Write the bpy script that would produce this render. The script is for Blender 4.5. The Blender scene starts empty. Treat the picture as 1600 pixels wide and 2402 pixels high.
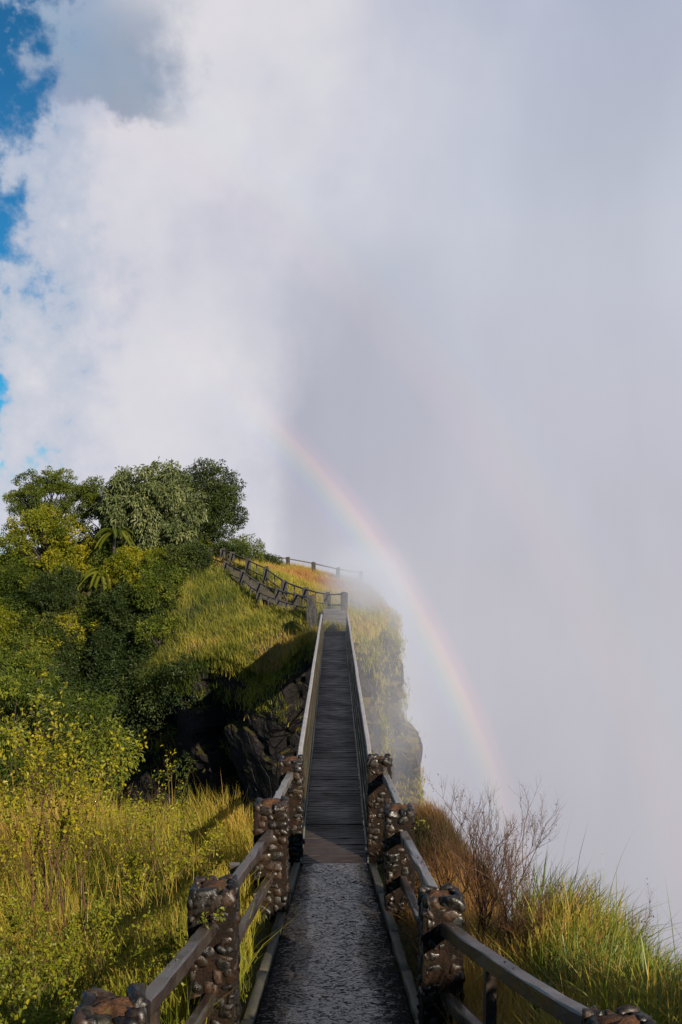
import bpy, math, random
import numpy as np
from mathutils import Vector, Matrix

# ------------------------------------------------------------------ camera, sky, sun
sc = bpy.context.scene
EYE = 5.4                                   # eye height above the bridge deck (deck is z = 0)
cam_d = bpy.data.cameras.new('camera'); cam = bpy.data.objects.new('camera', cam_d)
sc.collection.objects.link(cam); sc.camera = cam
cam.location = (0, 0, EYE); cam.rotation_euler = (math.radians(90), 0, 0)
cam_d.sensor_fit = 'VERTICAL'; cam_d.sensor_height = 36.0; cam_d.sensor_width = 24.0
cam_d.lens = 2225 / 2402 * 36.0
cam_d.shift_x = 15 / 2402; cam_d.shift_y = 44 / 2402
cam_d.clip_start = 0.1; cam_d.clip_end = 3000
sc.view_settings.view_transform = 'Standard'; sc.view_settings.look = 'None'
sc.view_settings.gamma = 1.0; sc.view_settings.exposure = 0.84
sc.view_settings.use_curve_mapping = False
try:
    sc.cycles.use_denoising = True
    sc.cycles.max_bounces = 6; sc.cycles.diffuse_bounces = 3; sc.cycles.glossy_bounces = 2
    sc.cycles.transmission_bounces = 4; sc.cycles.transparent_max_bounces = 6; sc.cycles.volume_bounces = 0
    sc.cycles.sample_clamp_indirect = 4.0
    sc.cycles.volume_step_rate = 1.0
except Exception: pass

ANTI_AZ, ANTI_EL = -34.25, -23.5             # the point opposite the sun, which the rainbow circles
SUN_AZ, SUN_EL = ANTI_AZ + 180.0, -ANTI_EL
def dirv(az, el):
    a, e = math.radians(az), math.radians(el)
    return Vector((math.sin(a)*math.cos(e), math.cos(a)*math.cos(e), math.sin(e)))
sun_d = bpy.data.lights.new('sun', 'SUN'); sun_d.energy = 5.0; sun_d.angle = math.radians(0.6)
sun_d.color = (1.0, 0.87, 0.68)
sun = bpy.data.objects.new('sun', sun_d); sc.collection.objects.link(sun)
sun.location = (10, -20, 30)
sun.rotation_euler = dirv(ANTI_AZ, ANTI_EL).to_track_quat('-Z', 'Y').to_euler()

class NT:
    """small helper that writes shader node graphs"""
    def __init__(s, tree): s.t = tree; s.n = tree.nodes; s.l = tree.links
    def node(s, typ, **kw):
        n = s.n.new(typ)
        for k, v in kw.items(): setattr(n, k, v)
        return n
    def put(s, sock, v):
        if isinstance(v, bpy.types.NodeSocket): s.l.new(v, sock)
        elif v is not None: sock.default_value = v
    def math(s, op, a, b=None, c=None, clamp=False):
        n = s.node('ShaderNodeMath', operation=op, use_clamp=clamp)
        s.put(n.inputs[0], a)
        if b is not None: s.put(n.inputs[1], b)
        if c is not None: s.put(n.inputs[2], c)
        return n.outputs[0]
    def add(s, a, b): return s.math('ADD', a, b)
    def mul(s, a, b): return s.math('MULTIPLY', a, b)
    def sub(s, a, b): return s.math('SUBTRACT', a, b)
    def step(s, v, lo, hi, a=0.0, b=1.0):
        n = s.node('ShaderNodeMapRange', interpolation_type='SMOOTHSTEP')
        s.put(n.inputs[0], v); s.put(n.inputs[1], lo); s.put(n.inputs[2], hi); s.put(n.inputs[3], a); s.put(n.inputs[4], b)
        return n.outputs[0]
    def mix(s, f, a, b, blend='MIX'):
        n = s.node('ShaderNodeMix', data_type='RGBA', blend_type=blend)
        s.put(n.inputs[0], f); s.put(n.inputs[6], a); s.put(n.inputs[7], b)
        return n.outputs[2]
    def noise(s, vec, scale, detail=4.0, rough=0.55, dist=0.0, out=0):
        n = s.node('ShaderNodeTexNoise')
        if vec is not None: s.l.new(vec, n.inputs['Vector'])
        n.inputs['Scale'].default_value = scale; n.inputs['Detail'].default_value = detail
        n.inputs['Roughness'].default_value = rough; n.inputs['Distortion'].default_value = dist
        return n.outputs[out]
    def ramp(s, f, stops, interp='LINEAR'):
        n = s.node('ShaderNodeValToRGB'); cr = n.color_ramp; cr.interpolation = interp
        while len(cr.elements) < len(stops): cr.elements.new(0.5)
        for e, (p, c) in zip(cr.elements, stops): e.position = p; e.color = (*c, 1) if len(c) == 3 else c
        s.put(n.inputs[0], f); return n.outputs[0]
    def vmul(s, v, k):
        n = s.node('ShaderNodeVectorMath', operation='MULTIPLY'); s.l.new(v, n.inputs[0]); n.inputs[1].default_value = k
        return n.outputs[0]

def C(r, g, b): return (r, g, b, 1.0)

world = bpy.data.worlds.new('World'); sc.world = world; world.use_nodes = True
def build_world():
    t = world.node_tree; t.nodes.clear(); g = NT(t)
    out = g.node('ShaderNodeOutputWorld'); bg = g.node('ShaderNodeBackground')
    sky = g.node('ShaderNodeTexSky', sky_type='NISHITA', sun_disc=False)
    sky.sun_elevation = math.radians(SUN_EL); sky.sun_rotation = math.radians(SUN_AZ)
    sky.air_density = 1.0; sky.dust_density = 0.3; sky.ozone_density = 3.0; sky.altitude = 900
    d = g.node('ShaderNodeTexCoord').outputs['Generated']
    sx = g.node('ShaderNodeSeparateXYZ'); g.l.new(d, sx.inputs[0])
    X, Y, Z = sx.outputs
    az = g.mul(g.math('ARCTAN2', X, Y), 57.29578)
    el = g.mul(g.math('ARCSINE', Z), 57.29578)
    nbig = g.sub(g.noise(d, 3.2, 3, .5), .5)              # about -0.3 .. 0.3
    nmid = g.sub(g.noise(d, 9.0, 6, .58), .5)
    nfin = g.sub(g.noise(d, 26.0, 7, .6), .5)
    # bright cloud bank on the left, grey spray to the right; the border leans right with height
    st = g.node('ShaderNodeMapping'); st.inputs['Scale'].default_value = (1.0, 1.0, .22); g.l.new(d, st.inputs[0])
    nstk = g.sub(g.noise(st.outputs[0], 9.0, 5, .55), .5)                 # upright wisps of falling spray
    edge = g.add(g.step(el, 13.0, 27.0, -3.7, 5.0), g.add(g.mul(nmid, 6.0), g.mul(nstk, 6.5)))
    wid = g.step(el, 6.0, 18.0, 2.6, 10.0)
    w = g.math('DIVIDE', g.sub(az, edge), wid)
    white = g.step(w, -1.0, 1.0, 1.0, 0.0)
    spray = g.ramp(g.math('DIVIDE', g.add(el, 40.0), 90.0), [
        (0.10, (.475, .465, .505)), (0.38, (.52, .51, .565)), (0.53, (.525, .53, .61)), (0.64, (.545, .57, .66)), (0.80, (.42, .465, .595))])
    dark = g.mul(g.step(az, -4.0, -2.0), g.mul(g.step(az, 0.0, 9.0, 1.0, 0.0), g.mul(g.step(el, -3.0, 4.0), g.step(el, 10.0, 20.0, 1.0, 0.0))))
    spray = g.mix(g.mul(dark, .34), spray, C(.34, .345, .44))
    spray = g.mix(1.0, spray, g.ramp(g.add(g.add(g.mul(nbig, .8), g.mul(nstk, .7)), .5), [(0, (.84, .845, .86)), (1, (1.16, 1.155, 1.14))]), 'MULTIPLY')
    bank = g.ramp(g.add(g.add(g.mul(nmid, 1.25), g.mul(nbig, .9)), .52), [
        (0.10, (.55, .56, .65)), (0.42, (.66, .655, .725)), (0.80, (.735, .72, .755))])
    cl = g.mix(white, spray, bank)
    # a shaded grey cloud high on the left, with a crisp puffy lower border
    pt = g.mul(g.step(g.add(el, g.add(g.mul(nmid, 6.0), g.mul(nfin, 4.0))), 22.5, 23.7),
               g.step(g.add(az, g.add(g.mul(nmid, 8.0), g.mul(nfin, 4.0))), -11.6, -7.4, 1.0, 0.0))
    pt = g.mul(pt, g.step(el, 26.0, 30.5, 1.0, .35))
    cl = g.mix(g.mul(pt, .92), cl, g.mix(g.add(.5, g.mul(nmid, 1.6)), C(.21, .28, .40), C(.33, .39, .50)))
    # blue opening at the far left, cloud fringes inside it
    ez = g.add(az, g.add(g.mul(nmid, 17.0), g.add(g.mul(nfin, 8.0), g.step(el, 20.0, 27.0, 0.0, -2.2))))
    blue = g.step(ez, -21.0, -18.2, .97, 0.0)
    veil = g.mul(g.step(ez, -21.0, -12.5, 1.0, 0.0), g.step(el, 2.0, 16.0, .30, .62))
    # behind and to the right of the viewer the sky is open, since the sun shines through
    back = g.step(g.add(Y, g.mul(nbig, .5)), -.35, .15, 1.0, 0.0)
    puffs = g.step(g.add(g.add(nmid, g.mul(nfin, .7)), g.mul(nbig, .5)), -.01, .10, 0.0, 1.0)
    puffs = g.mul(puffs, g.step(az, -18.5, -16.5, 1.0, .0))
    lowf = g.step(el, -4.0, 4.0)
    clear = g.math('MAXIMUM', blue, back)
    clear = g.mul(g.mul(clear, g.sub(1.0, g.mul(puffs, .8))), lowf)
    skyc = g.mix(1.0, sky.outputs[0], C(.082, .082, .082), 'MULTIPLY')
    skyc = g.mix(1.0, skyc, C(.12, .80, 1.05), 'MULTIPLY')
    cl = g.mix(veil, cl, C(.26, .39, .57))
    col = g.mix(clear, cl, skyc)
    # rainbow: colour depends only on the angle from the point opposite the sun
    dp = g.node('ShaderNodeVectorMath', operation='DOT_PRODUCT'); g.l.new(d, dp.inputs[0])
    dp.inputs[1].default_value = dirv(ANTI_AZ, ANTI_EL)
    ang = g.mul(g.math('ARCCOSINE', dp.outputs['Value']), 57.29578)
    bow = g.ramp(g.math('DIVIDE', g.sub(ang, 40.1), 3.3), [
        (0.0, (.0, .0, .0)), (0.14, (.006, .005, .016)), (0.28, (.003, .014, .042)), (0.42, (.02, .05, .032)), (0.54, (.085, .072, .016)),
        (0.66, (.15, .068, .018)), (0.80, (.075, .016, .014)), (1.0, (0, 0, 0))], 'EASE')
    bow2 = g.ramp(g.math('DIVIDE', g.sub(ang, 49.0), 6.0), [
        (0.0, (0, 0, 0)), (0.30, (.028, .007, .005)), (0.5, (.02, .016, .003)), (0.72, (.003, .011, .014)), (1.0, (0, 0, 0))], 'EASE')
    stren = g.mul(g.sub(1.0, clear), g.step(g.add(el, g.mul(nmid, 10.0)), 1.0, 10.0, .95, .15))
    stren = g.mul(stren, g.step(el, -17.0, -9.0, .35, 1.0))
    inside = g.mul(g.step(ang, 37.0, 41.5, .035, 0.0), g.sub(1.0, clear))
    col = g.mix(1.0, col, g.mix(1.0, bow, C(0, 0, 0), 'ADD'), 'ADD') if False else col
    bm = g.mix(stren, C(0, 0, 0), bow); col = g.mix(1.0, col, bm, 'ADD')
    bm2 = g.mix(g.sub(1.0, clear), C(0, 0, 0), bow2); col = g.mix(1.0, col, bm2, 'ADD')
    g.l.new(col, bg.inputs[0]); bg.inputs[1].default_value = 0.555
    g.l.new(bg.outputs[0], out.inputs[0])
build_world()

# ------------------------------------------------------------------ helpers
rng = np.random.default_rng(7); random.seed(7)
_perm = np.random.default_rng(3).random(4096)
def _h(i, j, k): return _perm[(i*73 + j*1619 + k*3307 + (i*j)*7 + (j*k)*13) & 4095]
def vnoise(p):
    p = np.asarray(p, float); f = np.floor(p); t = p - f; i = f.astype(np.int64); t = t*t*(3-2*t)
    r = 0
    for a in (0, 1):
        for b in (0, 1):
            for c in (0, 1):
                wt = (t[..., 0] if a else 1-t[..., 0])*(t[..., 1] if b else 1-t[..., 1])*(t[..., 2] if c else 1-t[..., 2])
                r = r + wt*_h(i[..., 0]+a, i[..., 1]+b, i[..., 2]+c)
    return r - .5
def fbm(p, oct=4, gain=.5):
    p = np.asarray(p, float); r = 0; a = 1.0
    for k in range(oct): r = r + a*vnoise(p*(2**k) + 17.3*k); a *= gain
    return r
def n2(x, y, s=1.0, oct=4, off=0.0):
    x, y = np.broadcast_arrays(np.asarray(x, float), np.asarray(y, float))
    return fbm(np.stack([x*s+off, y*s+off*.7, np.full(x.shape, off+.37)], -1), oct)

def mesh_np(name, V, F, mat=None, smooth=False, tone=None):
    """V (n,3); F list of int arrays, each (m,k) of k-gons"""
    V = np.asarray(V, np.float32); me = bpy.data.meshes.new(name)
    if not isinstance(F, (list, tuple)): F = [F]
    F = [np.asarray(f, np.int32) for f in F if len(f)]
    me.vertices.add(len(V)); me.vertices.foreach_set('co', V.ravel())
    tot = np.concatenate([np.full(len(f), f.shape[1], np.int32) for f in F])
    idx = np.concatenate([f.ravel() for f in F])
    st = np.concatenate([[0], np.cumsum(tot)[:-1]]).astype(np.int32)
    me.loops.add(len(idx)); me.loops.foreach_set('vertex_index', idx)
    me.polygons.add(len(tot)); me.polygons.foreach_set('loop_start', st)
    try: me.polygons.foreach_set('loop_total', tot)
    except Exception: pass
    me.polygons.foreach_set('use_smooth', np.full(len(tot), smooth))
    if tone is not None:
        a = me.attributes.new('tone', 'FLOAT', 'POINT'); a.data.foreach_set('value', np.asarray(tone, np.float32))
    me.update(); me.validate()
    if mat: me.materials.append(mat)
    return me

def link(name, me, parent=None, loc=None, label=None, cat=None, group=None, kind=None, rot=None):
    o = bpy.data.objects.new(name, me); sc.collection.objects.link(o)
    if parent: o.parent = parent
    if loc is not None: o.location = loc
    if rot is not None: o.rotation_euler = rot
    if label: o['label'] = label
    if cat: o['category'] = cat
    if group: o['group'] = group
    if kind: o['kind'] = kind
    return o
def thing(name, label, cat, loc, group=None, rz=0.0):
    return link(name, None, None, loc, label, cat, group, None, (0, 0, rz))

def merge(parts):
    V, Fs, n = [], {}, 0
    for v, f in parts:
        V.append(np.asarray(v, float))
        for q in (f if isinstance(f, list) else [f]):
            q = np.asarray(q); Fs.setdefault(q.shape[1], []).append(q + n)
        n += len(v)
    return np.concatenate(V), [np.concatenate(x) for x in Fs.values()]

BOXF = np.array([[0,3,2,1],[4,5,6,7],[0,1,5,4],[1,2,6,5],[2,3,7,6],[3,0,4,7]])
def box(x0, x1, y0, y1, z0, z1):
    return np.array([[x0,y0,z0],[x1,y0,z0],[x1,y1,z0],[x0,y1,z0],[x0,y0,z1],[x1,y0,z1],[x1,y1,z1],[x0,y1,z1]], float), BOXF

def timber(path, w, h, seed=0, jit=.004, bev=.012):
    """a timber beam along a polyline, eight-sided section with worn edges"""
    P = np.asarray(path, float); r = np.random.default_rng(seed); n = len(P)
    sec = np.array([[-w/2+bev,-h/2],[w/2-bev,-h/2],[w/2,-h/2+bev],[w/2,h/2-bev],[w/2-bev,h/2],[-w/2+bev,h/2],[-w/2,h/2-bev],[-w/2,-h/2+bev]])
    V = []
    for i in range(n):
        t = P[min(i+1, n-1)] - P[max(i-1, 0)]; t /= np.linalg.norm(t)
        s = np.cross(t, [0, 0, 1.0])
        s = s/np.linalg.norm(s) if np.linalg.norm(s) > .05 else np.array([1.0, 0, 0])
        u = np.cross(s, t)
        q = sec + r.normal(0, jit, sec.shape)
        V.append(P[i] + q[:, :1]*s + q[:, 1:]*u)
    V = np.concatenate(V); F = []
    for i in range(n-1):
        for k in range(8): F.append([i*8+k, i*8+(k+1) % 8, (i+1)*8+(k+1) % 8, (i+1)*8+k])
    return V, [np.array(F), np.array([list(range(8))[::-1], [(n-1)*8+k for k in range(8)]])]
def lerp_path(a, b, n, sag=0.0):
    a, b = np.asarray(a, float), np.asarray(b, float); t = np.linspace(0, 1, n)[:, None]
    p = a + (b-a)*t; p[:, 2] -= sag*4*(t*(1-t))[:, 0]; return p

def tubes(segs, k=4):
    """segs (n,8): p0, r0, p1, r1 -> prisms"""
    S = np.asarray(segs, float); n = len(S)
    p0, r0, p1, r1 = S[:, 0:3], S[:, 3], S[:, 4:7], S[:, 7]
    d = p1 - p0; d /= np.maximum(np.linalg.norm(d, axis=1), 1e-9)[:, None]
    up = np.where(np.abs(d[:, 2:3]) > .9, [[1., 0, 0]], [[0, 0, 1.]])
    a = np.cross(d, up); a /= np.linalg.norm(a, axis=1)[:, None]; b = np.cross(d, a)
    V = np.zeros((n, 2*k, 3))
    for j in range(k):
        th = 2*math.pi*j/k; e = a*math.cos(th) + b*math.sin(th)
        V[:, j] = p0 + e*r0[:, None]; V[:, k+j] = p1 + e*r1[:, None]
    f = np.array([[j, (j+1) % k, k+(j+1) % k, k+j] for j in range(k)])
    F = (f[None] + (np.arange(n)*2*k)[:, None, None]).reshape(-1, 4)
    return V.reshape(-1, 3), [F]

def unit(v): return v/np.maximum(np.linalg.norm(v, axis=-1, keepdims=True), 1e-9)
def leaves(pos, ax, nrm, L, W, tone, fine=False):
    """folded leaves; pos base (n,3), ax pointing direction, nrm face normal"""
    n = len(pos); ax = unit(ax); s = unit(np.cross(ax, nrm)); u = np.cross(s, ax)
    L = np.asarray(L)[:, None]*np.ones((n, 1)); W = np.asarray(W)[:, None]*np.ones((n, 1)); fold = .28
    if not fine:
        V = np.stack([pos, pos + ax*L*.45 - s*W*.5 + u*W*fold, pos + ax*L - u*L*.10, pos + ax*L*.45 + s*W*.5 + u*W*fold], 1)
        f = np.array([[0, 1, 2], [0, 2, 3]]); F = (f[None] + (np.arange(n)*4)[:, None, None]).reshape(-1, 3); m = 4
    else:
        V = np.stack([pos, pos + ax*L*.28 - s*W*.42 + u*W*fold*.9, pos + ax*L*.68 - s*W*.42 + u*W*fold*.7 - u*L*.05, pos + ax*L - u*L*.16,
                      pos + ax*L*.68 + s*W*.42 + u*W*fold*.7 - u*L*.05, pos + ax*L*.28 + s*W*.42 + u*W*fold*.9], 1)
        f = np.array([[0, 1, 2, 3], [0, 3, 4, 5]]); F = (f[None] + (np.arange(n)*6)[:, None, None]).reshape(-1, 4); m = 6
    return V.reshape(-1, 3), F, np.repeat(tone, m)

def blades(root, H, W, lean, bend, tone, seg=3):
    """grass blades; lean (n,2) unit direction, bend = sideways travel / height"""
    n = len(root); ld = np.concatenate([lean, np.zeros((n, 1))], 1)
    s = np.stack([-lean[:, 1], lean[:, 0], np.zeros(n)], 1)
    tw = rng.uniform(-1.2, 1.2, n); s = s*np.cos(tw)[:, None] + ld*np.sin(tw)[:, None]
    V = []
    for k in range(seg+1):
        t = k/seg
        c = root + np.array([0, 0, 1.])*(H*(t - .35*bend*bend*t*t))[:, None] + ld*(H*bend*t*t)[:, None]
        if k < seg:
            wk = (W*(1-t*.75))[:, None]*.5; V += [c - s*wk, c + s*wk]
        else: V.append(c)
    m = 2*seg+1; V = np.stack(V, 1).reshape(-1, 3)
    q = np.array([[2*k, 2*k+1, 2*k+3, 2*k+2] for k in range(seg-1)]); t3 = np.array([[2*seg-2, 2*seg-1, 2*seg]])
    o = (np.arange(n)*m)[:, None, None]
    return V, [(q[None]+o).reshape(-1, 4), (t3[None]+o).reshape(-1, 3)], np.repeat(tone, m)

# ------------------------------------------------------------------ materials
def newmat(name):
    m = bpy.data.materials.new(name); m.use_nodes = True; t = m.node_tree; t.nodes.clear(); g = NT(t)
    out = g.node('ShaderNodeOutputMaterial'); b = g.node('ShaderNodeBsdfPrincipled'); g.l.new(b.outputs[0], out.inputs[0])
    return m, g, b, out
def leafmat(name, stops, trans=.35, rough=.5, spec=.15):
    m, g, b, out = newmat(name)
    at = g.node('ShaderNodeAttribute', attribute_name='tone').outputs['Fac']
    col = g.ramp(at, stops)
    g.l.new(col, b.inputs['Base Color']); b.inputs['Roughness'].default_value = rough
    b.inputs['Specular IOR Level'].default_value = spec
    tr = g.node('ShaderNodeBsdfTranslucent')
    g.l.new(g.mix(1.0, col, C(1.25, 1.15, .55), 'MULTIPLY'), tr.inputs[0])
    mx = g.node('ShaderNodeMixShader'); mx.inputs[0].default_value = trans
    g.l.new(b.outputs[0], mx.inputs[1]); g.l.new(tr.outputs[0], mx.inputs[2]); g.l.new(mx.outputs[0], out.inputs[0])
    return m
def objcoord(g): return g.node('ShaderNodeTexCoord').outputs['Object']
def geopos(g): return g.node('ShaderNodeNewGeometry').outputs['Position']
def bump(g, b, h, strength=.5, dist=.02):
    n = g.node('ShaderNodeBump'); n.inputs['Strength'].default_value = strength; n.inputs['Distance'].default_value = dist
    g.l.new(h, n.inputs['Height']); g.l.new(n.outputs[0], b.inputs['Normal']); return n

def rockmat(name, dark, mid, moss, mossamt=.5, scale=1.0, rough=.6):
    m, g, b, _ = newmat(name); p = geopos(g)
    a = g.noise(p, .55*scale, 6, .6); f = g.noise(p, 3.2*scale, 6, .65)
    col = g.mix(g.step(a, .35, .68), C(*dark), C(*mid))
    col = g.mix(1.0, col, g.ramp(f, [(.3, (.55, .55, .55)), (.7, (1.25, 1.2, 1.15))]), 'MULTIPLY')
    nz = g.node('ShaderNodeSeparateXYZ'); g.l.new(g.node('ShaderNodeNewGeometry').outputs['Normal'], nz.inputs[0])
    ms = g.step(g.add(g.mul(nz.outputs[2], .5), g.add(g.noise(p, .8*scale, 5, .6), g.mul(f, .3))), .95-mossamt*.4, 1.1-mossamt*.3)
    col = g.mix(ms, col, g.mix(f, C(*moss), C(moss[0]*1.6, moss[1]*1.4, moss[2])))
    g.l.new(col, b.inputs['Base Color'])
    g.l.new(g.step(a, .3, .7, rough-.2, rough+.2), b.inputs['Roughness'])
    b.inputs['Specular IOR Level'].default_value = .15
    vo = g.node('ShaderNodeTexVoronoi', feature='DISTANCE_TO_EDGE'); vo.inputs['Scale'].default_value = .9*scale
    mp = g.node('ShaderNodeMapping'); mp.inputs['Scale'].default_value = (1, 1, .55); g.l.new(p, mp.inputs[0])
    wv = g.node('ShaderNodeVectorMath', operation='ADD'); g.l.new(mp.outputs[0], wv.inputs[0])
    g.l.new(g.vmul(g.noise(p, 1.2*scale, 4, .6, out=1), (.6, .6, .6)), wv.inputs[1]); g.l.new(wv.outputs[0], vo.inputs['Vector'])
    h = g.add(g.mul(g.step(vo.outputs['Distance'], 0, .06), .5), f)
    bump(g, b, h, .9, .25/scale)
    return m

def soilmat():
    m, g, b, _ = newmat('grassy_soil'); p = geopos(g)
    n = g.noise(p, 1.3, 6, .6)
    g.l.new(g.ramp(n, [(.3, (.028, .022, .012)), (.5, (.05, .042, .015)), (.7, (.075, .06, .02))]), b.inputs['Base Color'])
    b.inputs['Roughness'].default_value = .95; bump(g, b, g.noise(p, 9, 5, .7), .8, .1); return m

def woodmat(name, c0, c1, rough=.45, moss=None, spec=.5, wet=False):
    m, g, b, _ = newmat(name); p = objcoord(g)
    mp = g.node('ShaderNodeMapping'); mp.inputs['Scale'].default_value = (14, 1.2, 14); g.l.new(p, mp.inputs[0])
    gr = g.noise(mp.outputs[0], 2.5, 6, .6, .6); bl = g.noise(p, 2.2, 5, .6)
    col = g.mix(gr, C(*c0), C(*c1)); col = g.mix(1.0, col, g.ramp(bl, [(.3, (.55, .53, .5)), (.7, (1.2, 1.2, 1.2))]), 'MULTIPLY')
    if moss: col = g.mix(g.step(g.noise(p, 3.4, 6, .65), .48, .66, 0, .75), col, C(*moss))
    if wet:
        bl = g.add(g.mul(bl, .35), g.mul(g.noise(geopos(g), .9, 5, .65), .65)); col = g.mix(g.step(bl, .42, .58, .55, 0), col, C(.022, .013, .010))
    sp = g.step(g.noise(p, 38, 2, .5), .66, .72)
    col = g.mix(g.mul(sp, .75), col, C(.01, .009, .008))
    g.l.new(col, b.inputs['Base Color']); g.l.new(g.step(bl, .3, .7, rough-.14, rough+.18), b.inputs['Roughness'])
    b.inputs['Specular IOR Level'].default_value = spec
    bump(g, b, g.add(gr, g.mul(sp, -.6)), .45, .006); return m

def stonemat():
    m, g, b, _ = newmat('wet_cobble'); p = objcoord(g)
    r = g.node('ShaderNodeObjectInfo').outputs['Random']
    n = g.noise(geopos(g), 22, 5, .6); big = g.noise(geopos(g), 6, 4, .6)
    base = g.ramp(r, [(0, (.003, .0026, .0024)), (.4, (.006, .0045, .0036)), (.75, (.013, .0075, .0045)), (1, (.028, .015, .008))])
    col = g.mix(1.0, base, g.ramp(n, [(.3, (.6, .6, .6)), (.7, (1.5, 1.4, 1.3))]), 'MULTIPLY')
    col = g.mix(g.step(big, .56, .70, 0, .5), col, C(.028, .022, .006))
    g.l.new(col, b.inputs['Base Color']); g.l.new(g.step(n, .35, .65, .26, .72), b.inputs['Roughness'])
    b.inputs['Specular IOR Level'].default_value = .4
    bump(g, b, n, .6, .015); return m
def mortarmat():
    m, g, b, _ = newmat('stained_mortar'); p = geopos(g)
    n = g.noise(p, 45, 5, .7); big = g.noise(p, 5, 4, .6)
    col = g.ramp(big, [(.3, (.02, .012, .008)), (.5, (.06, .03, .015)), (.68, (.11, .055, .024))])
    col = g.mix(1.0, col, g.ramp(n, [(.3, (.45, .45, .45)), (.7, (1.3, 1.3, 1.3))]), 'MULTIPLY')
    col = g.mix(g.step(g.noise(p, 8, 5, .65), .57, .66, 0, .8), col, C(.045, .05, .010))
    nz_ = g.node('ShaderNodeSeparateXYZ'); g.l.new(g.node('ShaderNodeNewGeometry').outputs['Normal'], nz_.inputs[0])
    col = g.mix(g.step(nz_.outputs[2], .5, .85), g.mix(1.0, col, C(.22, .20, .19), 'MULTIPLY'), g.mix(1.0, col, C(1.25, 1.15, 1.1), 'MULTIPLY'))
    g.l.new(col, b.inputs['Base Color']); b.inputs['Roughness'].default_value = .7; b.inputs['Specular IOR Level'].default_value = .2
    bump(g, b, n, 1.0, .03); return m
def pathmat():
    m, g, b, _ = newmat('wet_concrete'); p = geopos(g)
    mp = g.node('ShaderNodeMapping'); mp.inputs['Scale'].default_value = (.62, 1.0, 1.0); g.l.new(p, mp.inputs[0])
    rip = g.noise(mp.outputs[0], 19, 3, .6, 1.6); fin = g.noise(p, 60, 3, .6); big = g.noise(p, 1.5, 5, .6)
    sep = g.node('ShaderNodeSeparateXYZ'); g.l.new(p, sep.inputs[0])
    edg = g.step(g.add(g.math('ABSOLUTE', sep.outputs[0]), g.mul(g.sub(big, .5), .5)), .30, 1.0)
    col = g.ramp(big, [(.3, (.012, .009, .008)), (.6, (.030, .024, .021)), (.75, (.05, .038, .032))])
    spk = g.step(g.add(g.mul(edg, .20), g.add(g.mul(rip, .8), g.mul(fin, .2))), .49, .58)
    col = g.mix(g.mul(spk, .8), col, C(.005, .004, .004))
    g.l.new(col, b.inputs['Base Color'])
    g.l.new(g.add(g.mul(spk, .6), g.add(g.mul(edg, .35), g.step(big, .35, .65, .13, .24))), b.inputs['Roughness'])
    g.l.new(g.sub(1.0, g.mul(spk, .85)), b.inputs['Specular IOR Level'])
    g.l.new(g.mul(g.sub(.38, g.mul(edg, .34)), g.sub(1.0, spk)), b.inputs['Coat Weight'])       # film of running water
    b.inputs['Coat Roughness'].default_value = .10; b.inputs['Coat IOR'].default_value = 1.6
    bump(g, b, g.add(g.mul(rip, -1.0), g.mul(fin, .2)), .6, .035); return m
def plainmat(name, c, rough, nscale=12, var=.5, bumpd=.01, spec=.5):
    m, g, b, _ = newmat(name); p = geopos(g); n = g.noise(p, nscale, 5, .65); big = g.noise(p, nscale*.14, 4, .6)
    col = g.mix(1.0, C(*c), g.ramp(g.add(g.mul(n, .5), g.mul(big, .5)), [(.3, (1-var,)*3), (.7, (1+var,)*3)]), 'MULTIPLY')
    g.l.new(col, b.inputs['Base Color']); b.inputs['Roughness'].default_value = rough; b.inputs['Specular IOR Level'].default_value = spec
    bump(g, b, n, .5, bumpd); return m

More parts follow.
